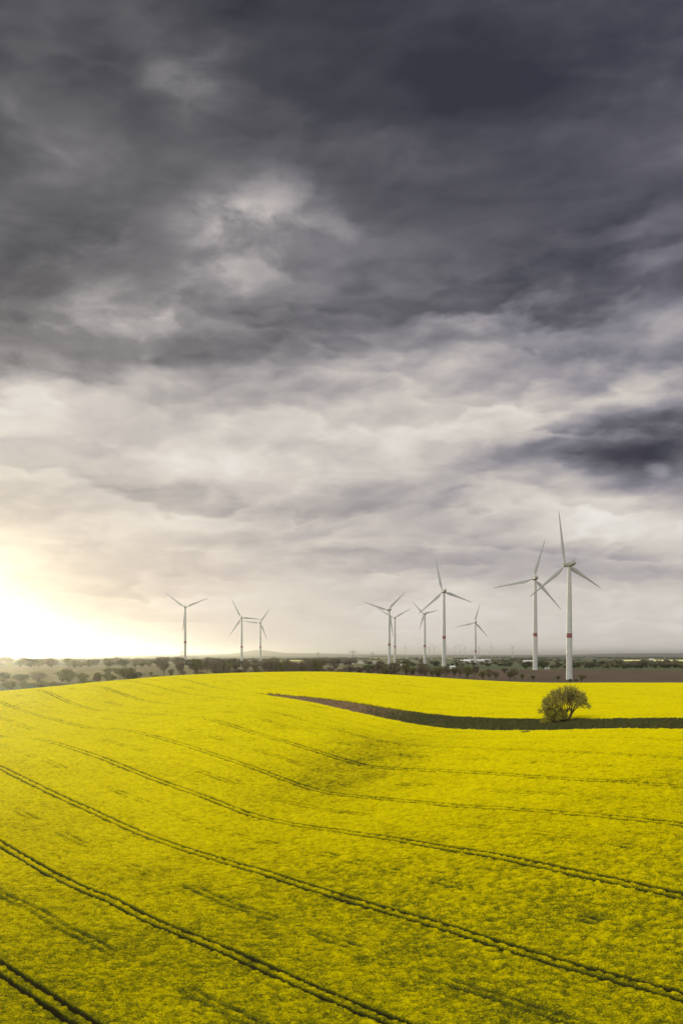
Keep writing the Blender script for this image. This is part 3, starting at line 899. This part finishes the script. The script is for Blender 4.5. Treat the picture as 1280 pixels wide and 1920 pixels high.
def put_tree(kind, u, vtop, wpx, y, label, cat='tree', group=None, vbase=None):
    x, _, z = on_ground(u, y)
    ztop = -(vtop - HV) / F * y; h_ = max(ztop - z, 1.5); w_ = wpx / F * y
    o = PR[kind]
    if kind in used: o = copy_tree(o)
    used.add(kind)
    h0, w0 = DIM[kind]
    o.location = (x, y, z); o.rotation_euler = (0, 0, rndt.uniform(0, 6.28)); o.scale = (w_ / w0, w_ / w0, h_ / h0)
    tag(o, label, cat, group)
    return o


NEARROW = [
    (710, 1240, 20, 'round'), (723, 1252, 15, 'olive'), (742, 1241, 21, 'vase'), (762, 1243, 17, 'olive'), (773, 1252, 11, 'tall'), (788, 1246, 16, 'round'), (799, 1246, 20, 'vase'),
    (810, 1258, 6, 'tall'), (822, 1251, 19, 'olive'), (838, 1250, 14, 'round'), (851, 1253, 10, 'tall'), (863, 1249, 17, 'round'), (875, 1250, 14, 'olive'), (889, 1247, 14, 'vase'),
    (905, 1258, 13, 'olive'), (918, 1260, 12, 'vase'), (931, 1260, 12, 'round'), (955, 1261, 12, 'tall'), (965, 1253, 14, 'vase'), (978, 1265, 6, 'tall'),
    (500, 1240, 17, 'round'), (480, 1250, 13, 'olive'), (518, 1240, 16, 'round'), (529, 1241, 15, 'olive'), (541, 1241, 13, 'round'), (552, 1243, 14, 'vase'), (564, 1242, 15, 'round'), (582, 1241, 13, 'round'), (593, 1237, 18, 'olive'),
    (367, 1236, 20, 'olive'), (391, 1238, 14, 'round'), (404, 1243, 18, 'round'), (415, 1239, 20, 'round'), (430, 1243, 21, 'olive'), (336, 1239, 15, 'round'), (308, 1240, 22, 'round'),
    (242, 1254, 30, 'olive'), (180, 1268, 12, 'round'), (459, 1240, 14, 'round'), (322, 1256, 9, 'tall'), (1089, 1266, 13, 'olive'), (1046, 1268, 7, 'tall'), (1000, 1267, 7, 'tall')]
desc = {'round': 'round brownish tree', 'olive': 'dense olive tree', 'vase': 'vase shaped tree', 'tall': 'narrow tree'}
T_U = [(u, nm) for (u, nm) in [(347, 'the leftmost turbine'), (453, 'the two touching turbines'), (488, 'the shorter of the two touching turbines'), (735, 'the overlapping turbine pair'),
                               (796, 'the small rotor turbine'), (832, 'the tall middle turbine'), (891, 'the small lone turbine'), (1003, 'the second tallest turbine'), (1067, 'the nearest turbine')]]
ROW = sorted(NEARROW, key=lambda r_: r_[0]); ordn = {}
ORD = ['first', 'second', 'third', 'fourth', 'fifth', 'sixth', 'seventh', 'eighth', 'ninth', 'tenth', 'eleventh', 'twelfth']
lab = {}
for i, (tu, tn) in enumerate(T_U):
    lo = tu; hi = T_U[i + 1][0] if i + 1 < len(T_U) else 1300
    for j, r_ in enumerate([r_ for r_ in ROW if lo <= r_[0] < hi]):
        lab[r_] = f"{desc[r_[3]]} by the road, {ORD[j]} right of {tn}"
for j, r_ in enumerate([r_ for r_ in ROW if r_[0] < 347][::-1]):
    lab[r_] = f"{desc[r_[3]]} in the golden haze, {ORD[j]} tree left of the leftmost turbine"
for r_ in NEARROW:
    u, vt, w_, kd = r_
    y = 800 + rndt.uniform(-25, 25) if u > 690 else 830 + rndt.uniform(-40, 60)
    if u > 940: y = 765 + rndt.uniform(-8, 12)
    if u < 260: y = 560 + (u - 180) * .7
    put_tree(kd, u, vt, w_ * 1.2, y, lab[r_], 'tree', 'trees along the road behind the crop')

# bushes at the foot of the nearest turbine
for (u, vt, w_, y, lb) in [(1069, 1272.5, 9, 790, 'dark bush hiding the foot of the nearest turbine tower'), (1080, 1274, 9, 800, 'low bush right of the nearest turbine tower foot')]:
    x, _, z = on_ground(u, y); hh = max(-(vt - HV) / F * y - z, 1.5)
    o = make_bush('bush', int(u) + 5, hh, w_ / F * y, M_leaf_dark, 500, .35); o.location = (x, y, z); tag(o, lb, 'bush')

# mid-distance hedges and single trees: placed along hedge lines in plan
G1 = 'scattered trees and hedgerow trees on the plain'
cnt = 0
hedges = [(1095, 985, 1290, 46, 'fard', 4), (1180, 1080, 1290, 26, 'farb', 5), (1320, 740, 1290, 40, 'fard', 5.5), (1420, 1100, 1290, 22, 'farb', 6), (1600, 700, 1290, 34, 'fard', 6),
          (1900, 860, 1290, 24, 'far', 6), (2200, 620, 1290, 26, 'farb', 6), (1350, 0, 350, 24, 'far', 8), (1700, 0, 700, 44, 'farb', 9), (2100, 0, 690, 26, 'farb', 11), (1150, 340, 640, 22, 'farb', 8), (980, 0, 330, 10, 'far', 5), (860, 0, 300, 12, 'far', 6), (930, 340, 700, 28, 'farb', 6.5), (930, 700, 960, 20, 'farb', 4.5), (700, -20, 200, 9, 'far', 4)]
dn = {'far': 'pale green hedgerow tree, tiny in the distance on the plain', 'fard': 'dark green hedgerow tree, tiny in the distance on the plain', 'farb': 'brown leafless hedgerow tree, tiny in the distance on the plain'}
for (y0, ua, ub, n, kd, hh) in hedges:
    for i in range(n):
        u = ua + (ub - ua) * (i + rndt.uniform(-.9, .9)) / n
        if rndt.random() < .12: continue
        y = y0 * (1 + rndt.gauss(0, .018)) + (u - 640) * .15
        x, _, z = on_ground(u, y); h_ = hh * rndt.uniform(.55, 1.25)
        kk = kd if rndt.random() < .72 else rndt.choice(['far', 'fard', 'farb'])
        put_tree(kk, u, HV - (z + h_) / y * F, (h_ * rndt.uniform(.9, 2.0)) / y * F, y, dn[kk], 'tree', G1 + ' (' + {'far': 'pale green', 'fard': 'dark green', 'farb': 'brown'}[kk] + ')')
        cnt += 1
print('hedge trees', cnt)

# far woods that read as masses: bumpy canopies
rf = np.random.default_rng(3)
pts = []
for (u0, u1, y0, y1, n) in [(0, 330, 2300, 4200, 260), (300, 700, 2500, 4600, 240), (640, 1000, 2500, 6000, 280), (950, 1290, 2400, 3000, 60), (1000, 1290, 4500, 7500, 200), (0, 1290, 6500, 12000, 500)]:
    nb = max(6, n // 22)
    bu = rf.uniform(u0 - 60, u1 + 60, nb); by = rf.uniform(y0, y1, nb)
    for k in range(n):
        j = rf.integers(nb); y = by[j] * (1 + rf.normal(0, .012)); u = bu[j] + rf.normal(0, 22) * 3000 / y * 1.6
        x = (u - CU) / F * y; s_ = rf.uniform(3, 6) * (y / 3000) ** .35
        pts.append((x, y, gz(x, y) + s_ * .5, s_))
pts = np.array(pts)
nl = 26
cc = np.repeat(pts[:, :3], nl, 0); ss = np.repeat(pts[:, 3], nl)
dv = rf.normal(0, 1, (len(cc), 3)); dv /= np.linalg.norm(dv, axis=1)[:, None]; dv[:, 0] *= 1.6
cc = cc + dv * ss[:, None] * np.array([1.0, 1.0, .62]) * rf.uniform(.5, 1, (len(cc), 1))
a = rf.normal(0, 1, (len(cc), 3)); a /= np.linalg.norm(a, axis=1)[:, None]
b_ = np.cross(a, rf.normal(0, 1, (len(cc), 3))); b_ /= np.linalg.norm(b_, axis=1)[:, None]
s3 = ss[:, None] * .42
lv = np.stack([cc - a * s3, cc - b_ * s3, cc + a * s3, cc + b_ * s3], 1).reshape(-1, 3)
woods = mesh_np('distant_woods', lv, np.arange(len(lv)).reshape(-1, 4), M_leaf_dark, False)
tag(woods, 'far dark woods and copses fading into the haze along the horizon', 'woods', kind='stuff')

# ------------------------------------------------------------------ grass and weeds in the hollow
rg = np.random.default_rng(8)
n = 30000
s = rg.uniform(-11.2, -4.0, n); c = rg.uniform(6.98, 7.8, n)
gx = (0.8 * c + 0.6 * s) * H0; gy = (0.6 * c - 0.8 * s) * H0
mk = (margin_mask(gx, gy) > 0.3) & (rg.random(n) < sstep(s, -9.5, -7.7) + .04)
gx, gy = gx[mk], gy[mk]; gzv = ground_z(gx, gy)
tall = .25 + .5 * fbm(gx / 6, gy / 6, 2, 71)
a = rg.uniform(0, 6.28, len(gx)); wd = .10 + .16 * rg.random(len(gx))
base = np.stack([gx, gy, gzv - .03], -1); dr = np.stack([np.cos(a) * wd, np.sin(a) * wd, 0 * a], -1)
tip = base + np.stack([rg.normal(0, .12, len(a)), rg.normal(0, .12, len(a)), tall], -1)
lv = np.stack([base - dr, base + dr, tip + dr * .5, tip - dr * .5], 1).reshape(-1, 3)
M_grass = leaf_mat('rough_grass', (.050, .058, .012), (.12, .115, .030))
grs = mesh_np('grass', lv, np.arange(len(lv)).reshape(-1, 4), M_grass, False)
tag(grs, 'rough dark green grass and weeds in the hollow between the crops', 'grass', kind='stuff')

# ------------------------------------------------------------------ buildings, pylons
M_wall = noisy_mat('pale_render', (.62, .60, .56), (.75, .73, .69), .2)
M_roof = noisy_mat('grey_roof', (.30, .28, .27), (.42, .39, .37), .2)
M_roofr = noisy_mat('red_roof', (.28, .12, .08), (.36, .17, .11), .2)


def barn(name, L, Wd, Hh, rh, roofm, loc, rz, label, cat):
    root = empty(name, loc, rz)
    v, f_ = box(-L / 2, L / 2, -Wd / 2, Wd / 2, -1, Hh)
    gab = ([(-L / 2, -Wd / 2, Hh), (-L / 2, Wd / 2, Hh), (-L / 2, 0, Hh + rh), (L / 2, -Wd / 2, Hh), (L / 2, Wd / 2, Hh), (L / 2, 0, Hh + rh)], [(0, 2, 1), (3, 4, 5)])
    mesh_py('wall', *join((v, f_), gab), M_wall, False, root)
    e_ = .5
    rv = [(-L / 2 - e_, -Wd / 2 - e_, Hh - .1), (L / 2 + e_, -Wd / 2 - e_, Hh - .1), (L / 2 + e_, 0, Hh + rh + .15), (-L / 2 - e_, 0, Hh + rh + .15), (-L / 2 - e_, Wd / 2 + e_, Hh - .1), (L / 2 + e_, Wd / 2 + e_, Hh - .1)]
    rv += [(a_, b2, c2 + .3) for a_, b2, c2 in rv]
    mesh_py('roof', rv, [(0, 1, 2, 3), (3, 2, 5, 4), (6, 9, 8, 7), (9, 10, 11, 8), (0, 6, 7, 1), (4, 5, 11, 10), (0, 3, 9, 6), (3, 4, 10, 9), (1, 7, 8, 2), (2, 8, 11, 5)], roofm, False, root)
    dv_, df = box(-L * .12, L * .12, -Wd / 2 - .12, -Wd / 2 + .2, -.5, Hh * .75)
    mesh_py('door', dv_, df, M_dark, False, root)
    tag(root, label, cat, 'pale farm buildings on the plain')


for (u, y, L, Hh, lb) in [(873, 2500, 26, 6, 'left end pale barn of the white farm near the small lone turbine'), (882, 2560, 34, 7, 'long white barn directly left of the small lone turbine tower'),
                          (903, 2600, 40, 7, 'long white barn right of the small lone turbine tower'), (911, 2480, 18, 6, 'small white barn at the right end of the farm'),
                          (990, 2550, 26, 5, 'white farmhouse beside trees left of the second tallest turbine'), (848, 1150, 5, 2.6, 'tiny white hut among the roadside trees right of the tall middle turbine'),
                          (755, 1300, 6, 2.6, 'tiny white hut right of the overlapping turbine pair'), (402, 2200, 40, 5, 'pale long building right of the leftmost turbine'), (421, 2350, 36, 5, 'second pale building, left of the touching turbines'),
                          (438, 2300, 24, 5, 'small pale building just left of the touching turbines'), (1221, 3320, 14, 7, 'small white house above the far yellow field at right'), (1025, 1085, 4, 1.6, 'low pale hut on the brown field right of the second tallest turbine'),
                          (647, 2200, 34, 4, 'low pale shed on the plain left of the lattice mast'), (688, 2300, 40, 4, 'low pale shed on the plain right of the lattice mast'), (625, 2100, 20, 4, 'small pale shed at the left end of the brown field')]:
    x, _, z = on_ground(u, y)
    Hh *= .7
    barn('farm_building' if L > 10 else 'hut', L, L * .4 + 2, Hh, Hh * .45, M_wall if 'white' in lb else M_roof, (x, y, z), R(rndt.uniform(-12, 12)), lb, 'building' if L > 10 else 'hut')


def pylon(u, vt, y, lb, Wd=7):
    x, _, z = on_ground(u, y); Hh = -(vt - HV) / F * y - z
    root = empty('power_pylon', (x, y, z)); V_, F_ = [], []
    lv_ = 7
    def corner(i, t_): 
        w_ = (Wd / 2) * (1 - t_) + .5 * t_; sx, sy = [(-1, -1), (1, -1), (1, 1), (-1, 1)][i % 4]
        return Vector((sx * w_, sy * w_, -1 + (Hh + 1) * t_))
    for i in range(4):
        tube(corner(i, 0), corner(i, 1), .25, .2, 5, V_, F_)
        for l in range(lv_):
            a_, b2 = l / lv_, (l + 1) / lv_
            tube(corner(i, a_), corner(i + 1, b2), .12, .12, 4, V_, F_); tube(corner(i + 1, a_), corner(i, b2), .12, .12, 4, V_, F_)
    mesh_py('lattice_mast', V_, F_, M_dark, False, root)
    for k, (hh, ww) in enumerate([(.97, 9), (.84, 12)]):
        V2, F2 = [], []
        for s_ in (-1, 1):
            tube(Vector((0, 0, Hh * hh)), Vector((s_ * ww, 0, Hh * hh)), .3, .2, 5, V2, F2); tube(Vector((0, 0, Hh * (hh - .05))), Vector((s_ * ww, 0, Hh * hh)), .2, .15, 5, V2, F2)
        mesh_py('crossarm', V2, F2, M_dark, False, root)
    tag(root, lb, 'pylon', 'power pylons on the plain')


pylon(661.5, 1220, 2600, 'lattice power pylon left of the overlapping turbine pair')
pylon(698, 1224, 4200, 'faint small pylon between the lattice pylon and the overlapping turbine pair')
pylon(340, 1221, 3200, 'faint power pylon in the golden haze just left of the leftmost turbine')
pylon(596, 1224, 4200, 'faint small pylon on the horizon right of the far blue hill')

# ------------------------------------------------------------------ haze: the air itself
HD = 4.6e-5
m = bpy.data.materials.new('haze_air'); m.use_nodes = True
N = NT(m.node_tree)
pv = N.n('ShaderNodeVolumePrincipled'); pv.inputs['Color'].default_value = (.93, .93, .95, 1); pv.inputs['Density'].default_value = HD; pv.inputs['Anisotropy'].default_value = 0.89
o = N.n('ShaderNodeOutputMaterial'); m.node_tree.links.new(pv.outputs[0], o.inputs['Volume'])
hz_ = mesh_py('haze', *box(-47000, 47000, -47000, 47000, -75, 132), m)
tag(hz_, 'thin air haze that pales the far plain and glows round the low sun', 'haze', kind='stuff')

for o in bpy.data.objects:
    if 'label' in o and not 4 <= len(o['label'].split()) <= 16: print('LONG LABEL', o.name, o['label'])
